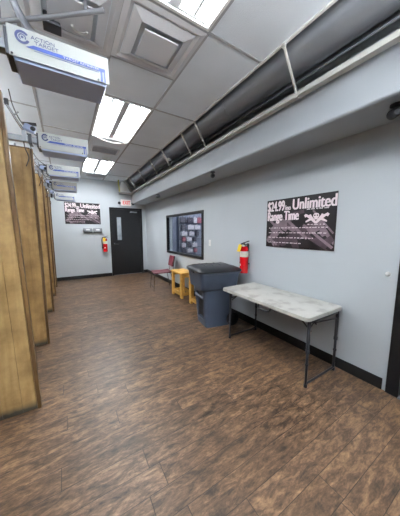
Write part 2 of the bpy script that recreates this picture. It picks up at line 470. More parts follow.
for z in (.62, .9, 1.15, 1.4, 1.66):
    tube(bm, [(-.40, -.03, z), (.42, -.03, z)], .006, 6)
obj('hanging_rail', bm, M_steel, t)
PK = []
rows = [(1.72, .17, [(-.30, .2, 3), (-.05, .2, 3), (.14, .12, 1), (.30, .18, 2)]),
        (1.50, .14, [(-.28, .16, 3), (-.02, .24, 1), (.22, .20, 1)]),
        (1.30, .13, [(-.26, .20, 1), (.0, .18, 1), (.22, .12, 3)]),
        (1.12, .12, [(-.27, .12, 2), (-.09, .18, 1), (.12, .12, 3)]),
        (.94, .13, [(-.28, .14, 1), (-.08, .12, 3), (.12, .18, 1)]),
        (.76, .12, [(-.27, .15, 3), (-.06, .18, 1), (.15, .12, 2)])]
rown = ['top', 'second', 'third', 'fourth', 'fifth', 'lowest']
cold = {1: 'white', 2: 'pink', 3: 'dark'}
cnt = {}
for ri, (z, hh, its) in enumerate(rows):
    for k, (x, w, c) in enumerate(its):
        bm = bmesh.new(); box(bm, (0, 0, 0), (w, .05, hh), .008)
        # flap with a hang hole
        box(bm, (0, .018, hh/2+.012), (.05, .004, .03))
        o = obj('hanging_package', bm, (None, M_pk1, M_pk2, M_pk3)[c]); o.location = (3.40+x, 6.055, z+.02)
        pos = {3: ['left', 'middle', 'right'], 4: ['leftmost', 'second from left', 'third from left', 'rightmost']}[len(its)][k]
        tag(o, f'{cold[c]} package behind the glass, {pos} one in the {rown[ri]} row of the display', 'package', 'packages on the shop display')

# ------------------------------------------------------------------ ceiling lights
def troffer(xc, yc, label, mt=None):
    t = thing('ceiling_light', label, 'ceiling light', (xc, yc, H), 0, 'recessed fluorescent ceiling lights')
    w, l, dp = .295, .60, .085
    bm = bmesh.new()     # housing: pan open below
    bx(bm, -w-.006, w+.006, -l-.006, l+.006, dp, dp+.012)
    for s in (-1, 1):
        bx(bm, s*w-.004, s*w+.004, -l, l, .0, dp); bx(bm, -w, w, s*l-.004, s*l+.004, 0, dp)
    obj('housing', bm, M_refl, t)
    bm = bmesh.new()
    for s in (-1, 1):
        bx(bm, min(s*w, s*(w-.022)), max(s*w, s*(w-.022)), -l, l, -.010, .001, .002)
        bx(bm, -w+.022, w-.022, min(s*l, s*(l-.022)), max(s*l, s*(l-.022)), -.010, .001, .002)
    obj('frame', bm, M_trim, t)
    bm = bmesh.new(); prism(bm, [(-.030, .085), (-.036, .012), (.036, .012), (.030, .085)], -l+.02, l-.02)
    obj('ballast_cover', bm, M_diff, t)
    for x in (-.155, .155):
        bm = bmesh.new(); prism(bm, [(x-.012, .085), (x-.010, .014), (x+.010, .014), (x+.012, .085)], -l+.02, l-.02); obj('baffle', bm, M_diff, t)
    for x in (-.215, -.095, .095, .215):
        bm = bmesh.new(); tube(bm, [(x, -l+.03, .048), (x, l-.03, .048)], .016, 10)
        obj('lamp_tube', bm, mt or M_tube, t, True)
    for s in (-1, 1):
        bm = bmesh.new(); bx(bm, -w+.02, w-.02, s*(l-.02)-.008, s*(l-.02)+.008, .012, .08, .003)
        obj('lamp_holder', bm, M_refl, t)
    return t
LX = .72
troffer(LX, LYC[2], 'large recessed fluorescent light cut by the top edge of the photo')
t1 = troffer(LX, LYC[0], 'recessed four-tube fluorescent light with a sagging bowed strip at its far end')
bm = bmesh.new()
ps = [(.02-.24+.48*i/10, .565+.06*0, -.012-.045*math.sin(PI*i/10)) for i in range(11)]
for a, b in zip(ps, ps[1:]):
    box(bm, ((a[0]+b[0])/2, .60, (a[2]+b[2])/2), (.052, .03, .006), m=rotm('Y', -math.atan2(b[2]-a[2], b[0]-a[0])))
o = obj('bowed_strip', bm, M_trim, t1); o['label'] = 'thin white strip bowing down from the frame'
troffer(LX, LYC[1], 'smallest recessed fluorescent light, farthest away above the back wall sign', M_tubefar)
troffer(LX, LYC[3], 'recessed fluorescent light behind the camera')

# unseen uplights added to brighten the ceiling: opaque trough, tubes shining up
def fill_uplight(loc, label, L=.9, mt=None, tz=.06):
    t = thing('added_uplight', label, 'ceiling light', loc)
    bm = bmesh.new()
    pr = [(-.13, .09), (-.122, .09), (-.09, .008), (.09, .008), (.122, .09), (.13, .09), (.10, -.004), (-.10, -.004)]
    prism(bm, pr, -L, L)
    for s_ in (-1, 1): prism(bm, [(-.14, .07), (.14, .07), (.10, -.004), (-.10, -.004)], min(s_*L, s_*(L-.01)), max(s_*L, s_*(L-.01)))
    obj('trough', bm, M_white, t)
    for s_ in (-.6, .6):
        bm = bmesh.new(); tube(bm, [(0, s_*L, .005), (0, s_*L, H-loc[2])], .006, 6); obj('hanger', bm, M_steel, t)
    for x in (-.05, .05):
        bm = bmesh.new(); tube(bm, [(x, -L+.04, tz), (x, L-.04, tz)], .018, 10); obj('lamp_tube', bm, mt or M_tubeup, t, True)
for k, yy in enumerate((.8, 3.3, 5.8)):
    fill_uplight((-1.55, yy, 2.42), 'added unseen uplight over the range bay, %s' % ('nearest', 'middle', 'farthest')[k])
for k, xx in enumerate((-.1, 1.05)):
    fill_uplight((xx, -.85, 2.30), 'added unseen uplight behind the camera, %s' % ('left', 'right')[k], .8, M_tubeup2, .042)  # added out of view to lift the ceiling brightness

# ------------------------------------------------------------------ air diffusers
def sq_ring(bm, o, i, z0, z1):
    """sloping square ring from half-size o at z0 to i at z1"""
    a = [bm.verts.new((sx*o, sy*o, z0)) for sx, sy in ((-1, -1), (1, -1), (1, 1), (-1, 1))]
    b = [bm.verts.new((sx*i, sy*i, z1)) for sx, sy in ((-1, -1), (1, -1), (1, 1), (-1, 1))]
    c = [bm.verts.new((v.co.x, v.co.y, v.co.z+.004)) for v in a]
    d = [bm.verts.new((v.co.x, v.co.y, v.co.z+.004)) for v in b]
    for k in range(4):
        j = (k+1) % 4
        for q in ((a[k], a[j], b[j], b[k]), (c[k], d[k], d[j], c[j]), (a[k], c[k], c[j], a[j]), (b[k], b[j], d[j], d[k])): bm.faces.new(q)
def diffuser(loc, label):
    t = thing('air_diffuser', label, 'air vent', loc, 0, 'square ceiling air diffusers')
    bm = bmesh.new(); sq_ring(bm, .298, .262, -.006, -.012); sq_ring(bm, .262, .235, -.012, .001); obj('outer_frame', bm, M_diff, t)
    bm = bmesh.new(); sq_ring(bm, .232, .165, -.004, -.030); obj('cone', bm, M_diff, t)
    bm = bmesh.new(); box(bm, (0, 0, -.040), (.27, .27, .012), .005); obj('center_plate', bm, M_diff, t)
    return t
diffuser((LX, 1.85, H), 'square stepped air diffuser between the two nearest ceiling lights')
t = diffuser((.12, 1.89, H), 'square air diffuser with a modelled ring of reflected light, above the nearest retriever box')
bm = bmesh.new(); tube(bm, [(.06+.05*math.cos(a), .05+.05*math.sin(a), -.052) for a in [PI*.1+i*PI*.85/10 for i in range(11)]], .008, 8)  # curved light reflection built as a white loop
o = obj('ring_reflection', bm, M_trim, t, True); o['label'] = 'white loop standing for a ring-shaped light reflection'
def grille(loc, w, l, label):
    t = thing('return_grille', label, 'air vent', loc)
    bm = bmesh.new()
    for s in (-1, 1):
        bx(bm, min(s*w, s*(w-.03)), max(s*w, s*(w-.03)), -l, l, -.012, 0, .002); bx(bm, -w+.03, w-.03, min(s*l, s*(l-.03)), max(s*l, s*(l-.03)), -.012, 0, .002)
    obj('frame', bm, M_diff, t)
    bm = bmesh.new(); n = 9
    for i in range(n): box(bm, (0, -l+.04+(2*l-.08)*i/(n-1), -.007), (2*w-.06, .02, .002), m=rotm('X', .6))
    obj('louver', bm, M_diff, t)
grille((.72, 4.56, H), .24, .17, 'flat louvered ceiling grille between the two far lights')
grille((.80, 6.70, H), .24, .13, 'small ceiling grille beyond the farthest light, near back wall')

# ------------------------------------------------------------------ cage rail and pipes in the void on the right
t = thing('cable_ladder', 'long pale open ladder frame running along the ceiling edge above the soffit', 'cable rack', (0, 0, 0))
bm = bmesh.new()
RX, RZ = 1.80, 2.58
prism(bm, [(RX-.022, RZ-.022), (RX+.022, RZ-.030), (RX+.022, RZ+.008), (RX-.022, RZ+.016)], YB+.01, 6.87)
obj('side_rail', bm, M_rail, t)
for y in (-1.2, 1.30, 2.74, 3.15, 3.95, 4.62, 5.47, 6.38, 6.84):
    bm = bmesh.new()
    dx, dz = RX-.01-(CE+.005), RZ-(H-.012); L = math.hypot(dx, dz)
    box(bm, ((RX-.01+CE+.005)/2, y, (RZ+H-.012)/2-.005), (L, .016 if y < 2 else .02, .02), .003, rotm('Y', -math.atan2(dz, dx)))
    box(bm, (CE+.0, y, H-.022), (.03, .03, .022), .003)
    box(bm, (RX-.004, y, RZ-.028), (.04, .034, .012), .003)
    obj('rung', bm, M_rail, t)
bm = bmesh.new(); tube(bm, [(1.80, YB+.02, 2.90), (1.80, 6.84, 2.90)], .143, 36)
for y in (.2, 2.2, 4.2, 6.2): lathe(bm, [(.144, 0), (.149, .01), (.149, .03), (.144, .04)], 36, T(1.80, y, 2.90) @ rotm('X', PI/2))
tag(obj('round_duct', bm, M_duct, None, True), 'long dark grey round duct filling the gap behind the ladder frame', 'duct')
bm = bmesh.new(); tube(bm, [(1.99, YB+.02, 2.82), (1.99, D-.02, 2.82)], .012, 10)
tag(obj('electrical_conduit', bm, M_pipe, None, True), 'thin grey conduit running in the dark gap beside the round duct', 'conduit')
# clamp at the third rung from the far middle
t = thing('beam_clamp', 'small pale clamp gripping the ladder frame near its middle', 'clamp', (1.72, 3.93, 2.735))
bm = bmesh.new(); box(bm, (0, 0, 0), (.05, .06, .07), .006, rotm('Y', .9)); obj('clamp_body', bm, M_rail, t)
bm = bmesh.new(); tube(bm, [(-.01, -.05, .02), (.06, -.04, -.03), (.09, .04, -.08)], .009, 8); obj('clamp_bolt', bm, M_galv, t, True)

# spotlights under the soffit
def spot(loc, rz, label):
    t = thing('spotlight', label, 'spotlight', loc, rz, 'small black fixtures under the soffit')
    bm = bmesh.new(); lathe(bm, [(.035, -.012), (.035, .0)], 18); lathe(bm, [(.010, -.03), (.010, -.012)], 10); obj('mount', bm, M_blackp, t, True)
    bm = bmesh.new(); lathe(bm, [(.018, -.05), (.03, -.03), (.034, .045), (.030, .046), (.026, .038)], 20, T(0, -.01, -.052) @ rotm('X', 1.35)); obj('housing', bm, M_blackp, t, True)
    bm = bmesh.new(); lathe(bm, [(.024, .0), (.022, .006), (.004, .009)], 16, T(0, -.01, -.052) @ rotm('X', 1.35) @ T(0, 0, .038)); obj('lens', bm, mat('lens_glass', (120, 126, 134), .1), t, True)
    sub(t, 'housing', 'lens')
    return t
spot((1.99, .66, SZ0), 2.2, 'small black spotlight under the soffit at the right edge of the photo')
spot((1.895, 2.72, SZ0), 2.6, 'small black spotlight under the soffit above the wheeled bin')
spot((1.895, 5.0, SZ0), .6, 'small black spotlight under the soffit nearest the back wall')

# ------------------------------------------------------------------ stall dividers
def divider(y, label, wid=1.5):
    t = thing('stall_divider', label, 'partition', (-.255, y, 0), 0, 'grooved plywood stall dividers')
    hz = 2.31
    # board face with real grooves: strips between grooves
    bm = bmesh.new()
    bx(bm, -wid, -.028, .006, .040, .0, hz)
    x = -.028-.085
    xs = [-.028]
    while x > -wid: xs.append(x); x -= .118
    xs.append(-wid)
    for a, b in zip(xs, xs[1:]):
        bx(bm, b+.0021, a-.0021, 0, .0065, .004, hz-.004, .0012)
    obj('panel', bm, M_ply, t)
    bm = bmesh.new(); bx(bm, -.0245, 0, -.004, .044, 0, hz+.004, .003); obj('edge_trim', bm, M_edge, t)
    bm = bmesh.new(); bx(bm, -wid, -.0275, .0, .040, hz, hz+.012, .002); obj('top_cap', bm, M_edge, t)
    bm = bmesh.new(); bx(bm, -wid+.02, -wid+.08, -.03, .09, 0, .04, .004); obj('floor_bracket', bm, M_steel, t)
    return t
first = divider(2.0, 'tallest looking plywood stall divider, nearest at the left edge of the photo')
for y, lb in ((3.17, 'second plywood stall divider from the camera, beside the nearest one'),
              (4.46, 'third plywood stall divider from the camera'),
              (5.55, 'fourth plywood stall divider, just before the farthest one'),
              (6.42, 'farthest plywood stall divider, next to the back wall')):
    copy_tree(first, (-.255-.004*(y-2), y, 0), None, lb)
for k_ in kids(first):               # the nearest board leans slightly out of plumb
    k_.data = k_.data.copy()
    for v in k_.data.vertices: v.co.x -= .021*v.co.z

# ------------------------------------------------------------------ target retrievers
def retriever(loc, label):
    t = thing('target_retriever', label, 'target retriever', loc, 0, 'target retriever boxes hanging over the lanes')
    w, h, dp = .216, .132, .20
    # body tray: dark underside
    bm = bmesh.new()
    prism(bm, [(-w+.02, .0), (w-.02, .0), (w-.008, .03), (w-.008, h-.012), (-w+.008, h-.012), (-w+.008, .03)], .006, dp)
    obj('tray', bm, M_tray, t)
    bm = bmesh.new(); box(bm, (0, 0, h/2+.012), (2*w, .006, h), .0025); obj('face_panel', bm, M_panel, t)
    bm = bmesh.new(); bx(bm, -w+.004, w-.004, .003, dp, h-.012, h+.01, .004); obj('top_cover', bm, M_panel, t)
    # round emblem: ring, inner arc, dot
    bm = bmesh.new()
    def arc(cx, cz, r0, r1, a0, a1, n=28):
        vo = [[bm.verts.new((cx+r*math.cos(a0+(a1-a0)*i/n), yy, cz+r*math.sin(a0+(a1-a0)*i/n))) for i in range(n+1)] for r, yy in ((r0, -.0045), (r1, -.0045), (r0, -.002), (r1, -.002))]
        for i in range(n):
            bm.faces.new((vo[0][i], vo[0][i+1], vo[1][i+1], vo[1][i])); bm.faces.new((vo[2][i], vo[3][i], vo[3][i+1], vo[2][i+1]))
            bm.faces.new((vo[0][i], vo[2][i], vo[2][i+1], vo[0][i+1])); bm.faces.new((vo[1][i], vo[1][i+1], vo[3][i+1], vo[3][i]))
    ex, ez = -.160, .103
    arc(ex, ez, .018, .028, .6, 5.9); arc(ex, ez, .010, .014, -.6, 4.2); arc(ex, ez, .0005, .005, 0, 2*PI, 16)
    obj('emblem', bm, M_navy, t)
    bm = bmesh.new(); y0, y1 = -.0042, -.002
    prism(bm, [(-.15, .066), (-.12, .082), (.19, .082), (.19, .066)], y1, y0)
    prism(bm, [(.172, .066), (.182, .066), (.182, .016), (.172, .016)], y1, y0)
    prism(bm, [(.190, .082), (.197, .082), (.197, .016), (.190, .016)], y1, y0)
    prism(bm, [(-.12, .060), (.165, .060), (.165, .0585), (-.12, .0585)], y1, y0)
    obj('stripe', bm, M_blue, t)
    text('ACTION', .022, M_navy, t, 'logo_text', (-.128, -.0035, .108), width=.095)
    text('TARGET', .022, M_navy, t, 'logo_text', (-.116, -.0035, .088), width=.098)
    text('TARGET RETRIEVER', .0135, M_white, t, 'stripe_text', (.0, -.0046, .0695), width=.165)
    for x, z in ((-.205, .022), (.16, .022)):
        bm = bmesh.new(); lathe(bm, [(.005, 0), (.004, .003)], 8, T(x, -.003, z) @ rotm('X', PI/2))
        obj('screw', bm, M_steel, t, True)
    sub(t, 'face_panel', 'emblem', 'stripe', 'logo_text', 'stripe_text', 'screw')
    # arm running off to the range side
    bm = bmesh.new(); bx(bm, -1.5, -w+.01, .05, .10, .062, .108, .003); obj('support_arm', bm, M_galv, t)
    bm = bmesh.new(); bx(bm, -w-.014, -w+.012, .01, .15, .02, .135, .003); bx(bm, -.30, -.27, .03, .12, .045, .125, .003); obj('mounting_bracket', bm, M_steel, t)
    for hx in (-.75, -1.3):
        bm = bmesh.new(); bx(bm, hx-.014, hx+.014, .06, .09, .10, H-loc[2], .002); obj('ceiling_hanger', bm, M_galv, t)
    bm = bmesh.new()
    tube(bm, curve_pts([(-.21, .12, .14), (-.27, .16, .17), (-.35, .14, .23), (-.40, .10, .33), (-.42, .08, .45)]), .0045, 8)
    tube(bm, curve_pts([(-.34, .06, .06), (-.33, .05, .0), (-.31, .06, -.06), (-.34, .08, -.13)]), .0045, 8)
    c = obj('power_cable', bm, M_blackp, t, True)
    return t
RT = [(1.40, .046, 2.195, 'nearest target retriever box with the large round emblem, at the top left'),
      (2.50, .040, 2.125, 'second target retriever box, hanging beside the second stall divider'),
      (3.75, .030, 2.165, 'third target retriever box, seen just under the second one'),
      (4.90, .035, 2.155, 'fourth target retriever box, dull grey faced and just above the last one'),
      (5.95, .035, 2.10, 'farthest and smallest target retriever box, nearest the back wall sign')]
r0 = retriever((RT[0][1], RT[0][0], RT[0][2]), RT[0][3])
for y, x, z, lb in RT[1:]:
    c = copy_tree(r0, (x, y, z), -.03 if y < 3 else -.05, lb); c.scale = (.92, 1, 1.08)
    if y == 4.90:
        for k_ in kids(c):
            if k_.name.startswith('face_panel'): k_.data = k_.data.copy(); k_.data.materials[0] = M_panelg
r0.rotation_euler = (0, -.02, 0)

# sensors on rods beside each stall
def sensor(loc, label):
    t = thing('lane_camera', label, 'camera', loc, 0, 'small lane cameras on rods')
    bm = bmesh.new(); tube(bm, [(-.10, 0, .20), (-.05, 0, .10), (.0, 0, .01)], .011, 10); tube(bm, [(-.055, .0, .13), (-.03, .03, .17)], .006, 8); obj('rod', bm, M_chrome, t, True)
    bm = bmesh.new(); box(bm, (-.10, 0, .22), (.03, .03, .05), .006); obj('rod_tip', bm, M_blackp, t)
    bm = bmesh.new(); box(bm, (.045, -.01, .035), (.085, .05, .055), .008, rotm('Y', .35)); obj('housing', bm, M_tray, t)
    bm = bmesh.new(); box(bm, (.045, -.012, .072), (.105, .062, .006), .002, rotm('Y', -.12)); obj('sun_hood', bm, M_steel, t)
    bm = bmesh.new(); lathe(bm, [(.02, 0), (.016, .01), (.01, .012)], 14, T(.07, -.036, .03) @ rotm('X', PI/2)); obj('lens', bm, M_blackp, t, True)
    sub(t, 'housing', 'lens', 'sun_hood')
    bm = bmesh.new(); box(bm, (0, 0, -.035), (.03, .03, .09), .003); obj('clamp', bm, M_galv, t)
    bm = bmesh.new(); tube(bm, curve_pts([(.02, .01, .0), (.05, .01, -.06), (.09, .01, -.07), (.13, .015, -.10)]), .004, 8); obj('cable', bm, M_blackp, t, True)
    return t
c0 = sensor((-.262, 2.56, 2.27), 'grey hooded lane camera on a chrome rod, nearest, left of the second retriever box')
for y, z, lb in ((3.82, 2.23, 'lane camera beside the third retriever box'), (4.97, 2.26, 'lane camera beside the fourth retriever box'), (6.02, 2.24, 'lane camera beside the farthest retriever box')):
    copy_tree(c0, (-.255, y, z), None, lb)
# conduit and hoses above the nearest box
bm = bmesh.new(); tube(bm, [(-1.6, 3.05, 2.80), (-.29, 2.11, 2.80), (.02, 1.88, 2.80), (.3, 1.66, 2.80)], .014, 12)
for x, y in ((-.29, 2.11), (.2, 1.745)): box(bm, (x, y, 2.85), (.02, .006, .10))
tag(obj('conduit', bm, M_pipe, None, True), 'thin white conduit crossing the ceiling at the top left corner', 'conduit')
bm = bmesh.new(); tube(bm, curve_pts([(-.20, 1.86, 2.895), (-.18, 1.88, 2.78), (-.13, 1.90, 2.70), (-.09, 1.84, 2.62), (-.06, 1.7, 2.50), (-.04, 1.56, 2.355)]), .022, 12)
tag(obj('flexible_conduit', bm, M_galv, None, True), 'thick grey flexible conduit dropping to the nearest retriever box', 'conduit')
bm = bmesh.new(); box(bm, (.01, 2.02, 2.865), (.10, .08, .07), .01); box(bm, (.01, 2.02, 2.826), (.11, .09, .008), .003)
tag(obj('junction_box', bm, M_steel), 'dark junction box on the ceiling behind the conduit at top left', 'junction box')

# ------------------------------------------------------------------ wall posters
def poster(loc, rz, w, h, label):
    t = thing('range_poster', label, 'poster', loc, rz)
    bm = bmesh.new(); bx(bm, 0, w, -.006, 0, 0, h, .001); obj('panel', bm, M_signbg, t)
    def P(poly, mat_, name, y=-.0066, clip=True):
        bm = bmesh.new(); prism(bm, [(x*w, z*h) for x, z in poly], -.006, y); return obj(name, bm, mat_, t)
    # printed photo of handguns: slides, grips, barrels as pale shapes on black
    def gun(cx, cz, s, a, mt, y):
        bm = bmesh.new()
        base = [(-.5, .12), (.5, .12), (.5, -.04), (.12, -.06), (.10, -.16), (-.06, -.18), (-.12, -.10), (-.22, -.46), (-.44, -.42), (-.36, -.04), (-.5, -.02)]
        ca, sa = math.cos(a), math.sin(a)
        pts = [((cx*w)+s*(x*ca-z*sa), (cz*h)+s*(x*sa+z*ca)) for x, z in base]
        pts = [(min(max(x, .004), w-.004), min(max(z, .004), h-.004)) for x, z in pts]
        prism(bm, pts, -.0061, y); return bm
    for i, (cx, cz, s, a, mt) in enumerate([(.16, .30, .34, .75, M_signg), (.34, .46, .40, -.55, M_signg), (.55, .30, .42, .5, M_signd), (.88, .34, .34, -.9, M_signg), (.30, .14, .36, .15, M_signd), (.78, .14, .34, 2.5, M_signd), (.46, .66, .26, .2, M_signd)]):
        obj('printed_gun_shape', gun(cx, cz, s, a, mt, -.0063-.00006*i), mt, t)
    for (x0, z0, x1, z1, wd) in ((.02, .62, .30, .30, .03), (.36, .56, .66, .20, .035), (.60, .46, .98, .05, .03), (.03, .22, .2, .05, .03), (.72, .72, .98, .30, .02)):
        dx, dz = (x1-x0)*w, (z1-z0)*h; L = math.hypot(dx, dz); nx, nz = -dz/L*wd/2, dx/L*wd/2
        bm = bmesh.new(); prism(bm, [(x0*w+nx, z0*h+nz), (x1*w+nx, z1*h+nz), (x1*w-nx, z1*h-nz), (x0*w-nx, z0*h-nz)], -.0062, -.0070); obj('printed_barrel_shape', bm, M_signg, t)
    yy = -.0072
    def lt(s, size, u, v, wd, nm='heading_text', bold=.0055):
        text(s, size, M_signw, t, nm, (u*w, yy-.0008, v*h), width=wd*w, bold=bold, depth=.0004)
    lt('$24.99', .172, .015, .765, .285); lt('/mo', .085, .315, .765, .09, bold=.0022); lt('Unlimited', .172, .43, .765, .555)
    lt('Range Time', .160, .015, .565, .505)
    # emblem: skull over crossed pistols between two arcs of lettering
    ex, ez = .765*w, .575*h
    bm = bmesh.new()
    sk = [(.0, .055), (.028, .05), (.042, .028), (.038, .004), (.024, -.008), (.022, -.03), (-.022, -.03), (-.024, -.008), (-.038, .004), (-.042, .028), (-.028, .05)]
    prism(bm, [(ex+x*.8, ez+.01+z*.8) for x, z in sk], -.0070, -.0082)
    for s in (-1, 1):
        gp = [(-.01, -.045), (.006, -.06), (.105, .018), (.125, .012), (.14, .035), (.12, .052), (.085, .035), (.06, .045), (.052, .03)]
        pts = [(ex+s*x, ez+z) for x, z in gp]
        prism(bm, pts if s > 0 else pts[::-1], -.0070, -.0080)
        gp = [(.05, -.02), (.115, -.045), (.12, -.03), (.07, .0)]
        pts = [(ex+s*x, ez+z) for x, z in gp]; prism(bm, pts if s > 0 else pts[::-1], -.0070, -.0078)
    obj('emblem', bm, M_signw, t)
    bm = bmesh.new()
    for s in (-1, 1): lathe(bm, [(.008, 0), (.008, .0004)], 12, T(ex+s*.014, -.0082, ez+.03) @ rotm('X', PI/2))
    obj('emblem_eye', bm, M_signbg, t); sub(t, 'emblem', 'emblem_eye')
    # rows of print too small to read: worn word-length dashes
    rnd = random.Random(7)
    def words(u0, u1, v, hh, nm='small_print'):
        bm = bmesh.new(); x = u0*w
        while x < u1*w:
            l = rnd.uniform(.02, .055)
            n = int(l/.008)
            for k in range(n): bx(bm, x+k*.008, x+k*.008+.0055, -.0082, -.0070, v*h, v*h+hh*rnd.choice((1, .8, .8, 1.15)))
            x += l+.010
        obj(nm, bm, M_signw, t)
    words(.05, .93, .400, .010); words(.05, .88, .300, .010); words(.05, .74, .200, .011); words(.05, .55, .095, .010)
    words(.64, .90, .735, .013, 'emblem_lettering'); words(.66, .88, .455, .009, 'emblem_lettering')
    return t
poster((W-.002, 2.028, 1.193), -PI/2, .88, .596, 'large black poster with white $24.99 Unlimited Range Time heading above the folding table')
poster((.001, D-.002, 1.601), 0, .907, .604, 'black poster with white $24.99 heading on the back wall left of the door')

# ------------------------------------------------------------------ wall devices
for x, lb in ((.548, 'grey wall box on back wall below the poster, left of the pair'), (.812, 'grey wall box on back wall below the poster, right of the pair')):
    t = thing('wall_control_box', lb, 'wall box', (x, D, 1.355), 0, 'pair of grey wall boxes')
    bm = bmesh.new(); bx(bm, -.115, .115, -.055, 0, 0, .13, .006); obj('case', bm, mat('box_grey', (132, 136, 138), .4, metal=.2), t)
    bm = bmesh.new(); bx(bm, -.10, .10, -.060, -.054, .028, .122, .003); obj('cover', bm, M_galv, t)
    bm = bmesh.new(); bx(bm, -.05, .05, -.0625, -.059, .062, .105, .001); o = obj('display', bm, M_white, t)
    bm = bmesh.new(); bx(bm, -.105, .105, -.058, -.054, .004, .022, .002); obj('lower_slot', bm, M_blackp, t)

t = thing('light_switch', 'small white light switch plate on the right wall between window and extinguisher', 'light switch', (W, 3.385, 1.12), -PI/2)
bm = bmesh.new(); bx(bm, -.036, .036, -.006, 0, 0, .115, .003); obj('plate', bm, M_trim, t)
bm = bmesh.new(); box(bm, (0, -.010, .058), (.012, .016, .026), .003, rotm('X', .3)); obj('toggle', bm, M_trim, t)
t = thing('wall_sensor', 'tiny white round sensor on the right wall beside the black door frame', 'sensor', (W, .70, 1.035), -PI/2)
bm = bmesh.new(); lathe(bm, [(.017, 0), (.017, .010), (.012, .018), (.004, .02)], 20, rotm('X', PI/2)); obj('dome', bm, M_trim, t, True)
bm = bmesh.new(); lathe(bm, [(.021, 0), (.021, .004)], 20, rotm('X', PI/2)); obj('base', bm, M_trim, t, True)

# exit sign and the wrapped unit above
t = thing('exit_sign', 'white exit sign with red letters and two lamp heads above the back door', 'exit sign', (1.66, D, 2.19))
bm = bmesh.new(); bx(bm, -.155, .155, -.075, 0, 0, .185, .008); obj('case', bm, mat('sign_case', (222, 218, 214), .4, emis=(255, 225, 220), estr=.2), t)
text('EXIT', .150, M_redl, t, 'exit_lettering', (-.105, -.0755, .038), width=.215, bold=.004, depth=.001)
for s in (-1, 1):
    bm = bmesh.new(); lathe(bm, [(.018, 0), (.042, .03), (.045, .055), (.036, .056), (.030, .048)], 20, T(s*.205, -.02, .07) @ rotm('X', PI/2)); bx(bm, min(s*.15, s*.205), max(s*.15, s*.205), -.035, -.015, .06, .08)
    obj('lamp_head', bm, M_steel, t, True)
t = thing('wrapped_unit', 'white film wrapped unit hanging at the far end of the ladder frame', 'wrapped unit', (1.66, D-.02, 2.56))
rings = []
rnd = random.Random(3)
for z, sx, sy in ((0, .20, .10), (.03, .215, .13), (.09, .16, .12), (.16, .15, .12), (.23, .11, .11), (.30, .08, .09), (.34, .05, .05)):
    rings.append([(sx*math.cos(2*PI*k/20)*rnd.uniform(.9, 1.08)-z*.25, -.13+sy*math.sin(2*PI*k/20)*rnd.uniform(.85, 1.08), z) for k in range(20)])
bm = bmesh.new(); loft(bm, rings); obj('wrap', bm, M_film, t, True)
bm = bmesh.new(); bx(bm, -.22, .20, -.26, .018, -.012, .0, .003); obj('base_tray', bm, M_rail, t)
bm = bmesh.new()
ps = curve_pts([(1.415, 6.90, 2.90), (1.41, 6.89, 2.80), (1.42, 6.88, 2.70), (1.425, 6.88, 2.56)])
for a, b in zip(ps, ps[1:]):
    m_ = (a+b)/2; box(bm, m_, (.035, .004, (a-b).length*1.05), m=rotm('Y', math.atan2(b.x-a.x, b.z-a.z)+PI))
tag(obj('hanging_strap', bm, M_yelw), 'pale yellow strap hanging from the ceiling beside the wrapped unit', 'strap')

# ------------------------------------------------------------------ fire extinguishers
def extinguisher(loc, rz, label):
    t = thing('fire_extinguisher', label, 'fire extinguisher', loc, rz, 'red wall mounted fire extinguishers')
    c = (0, -.075)
    m0 = T(c[0], c[1], 0)
    bm = bmesh.new(); lathe(bm, [(.05, .0), (.060, .006), (.062, .02), (.062, .30), (.058, .335), (.042, .362), (.022, .378), (.020, .392)], 32, m0); obj('cylinder', bm, M_red, t, True)
    bm = bmesh.new(); lathe(bm, [(.0632, .245), (.0634, .246), (.0634, .328), (.0625, .329)], 32, m0); o = obj('label_band', bm, M_lab, t, True); o['label'] = 'white instruction label'
    bm = bmesh.new(); poly = [(-.03, .10), (.032, .125), (-.03, .150)]
    a = [bm.verts.new((x, c[1]-math.sqrt(.0636**2-x*x), z)) for x, z in [(-.034, .105), (-.01, .115), (.034, .128), (-.01, .14), (-.034, .15)]]; bm.faces.new(a)
    o = obj('arrow_mark', bm, M_lab, t); o['label'] = 'white arrow decal'
    bm = bmesh.new(); lathe(bm, [(.022, .388), (.026, .39), (.026, .415), (.016, .42), (.016, .445)], 20, m0); obj('valve', bm, M_chrome, t, True)
    bm = bmesh.new(); lathe(bm, [(.017, 0), (.017, .012)], 18, T(c[0]+.012, c[1]-.02, .405) @ rotm('X', PI/2)); obj('pressure_gauge', bm, M_lab, t, True)
    bm = bmesh.new(); box(bm, (.03, c[1], .462), (.13, .026, .012), .003, rotm('Y', -.28)); o = obj('top_lever', bm, M_blackp, t)
    bm = bmesh.new(); box(bm, (.04, c[1], .428), (.11, .024, .010), .003, rotm('Y', .12)); obj('carry_handle', bm, M_blackp, t)
    bm = bmesh.new(); tube(bm, curve_pts([(-.018, c[1], .43), (-.055, c[1]-.002, .435), (-.084, c[1], .38), (-.082, c[1], .25), (-.078, c[1]-.002, .16)]), .011, 10)
    tube(bm, [(-.078, c[1]-.002, .17), (-.077, c[1]-.002, .10)], [.012, .018], 12); obj('hose', bm, M_blackp, t, True)
    bm = bmesh.new(); box(bm, (-.030, c[1]-.068, .375), (.066, .003, .11), .001, rotm('Y', .12) @ rotm('X', -.22)); o = obj('inspection_tag', bm, M_yel, t); o['label'] = 'yellow inspection tag'
    bm = bmesh.new(); lathe(bm, [(.058, .325), (.060, .330), (.056, .385), (.040, .40)], 24, m0); obj('red_collar', bm, M_red, t, True)
    bm = bmesh.new(); bx(bm, -.02, .02, -.012, 0, .05, .44, .002); bx(bm, -.02, .02, -.06, 0, .40, .408, .002); bx(bm, -.05, .05, -.02, -.008, .13, .15, .002); obj('wall_bracket', bm, M_steel, t)
    sub(t, 'cylinder', 'label_band', 'arrow_mark'); sub(t, 'valve', 'pressure_gauge')
    return t
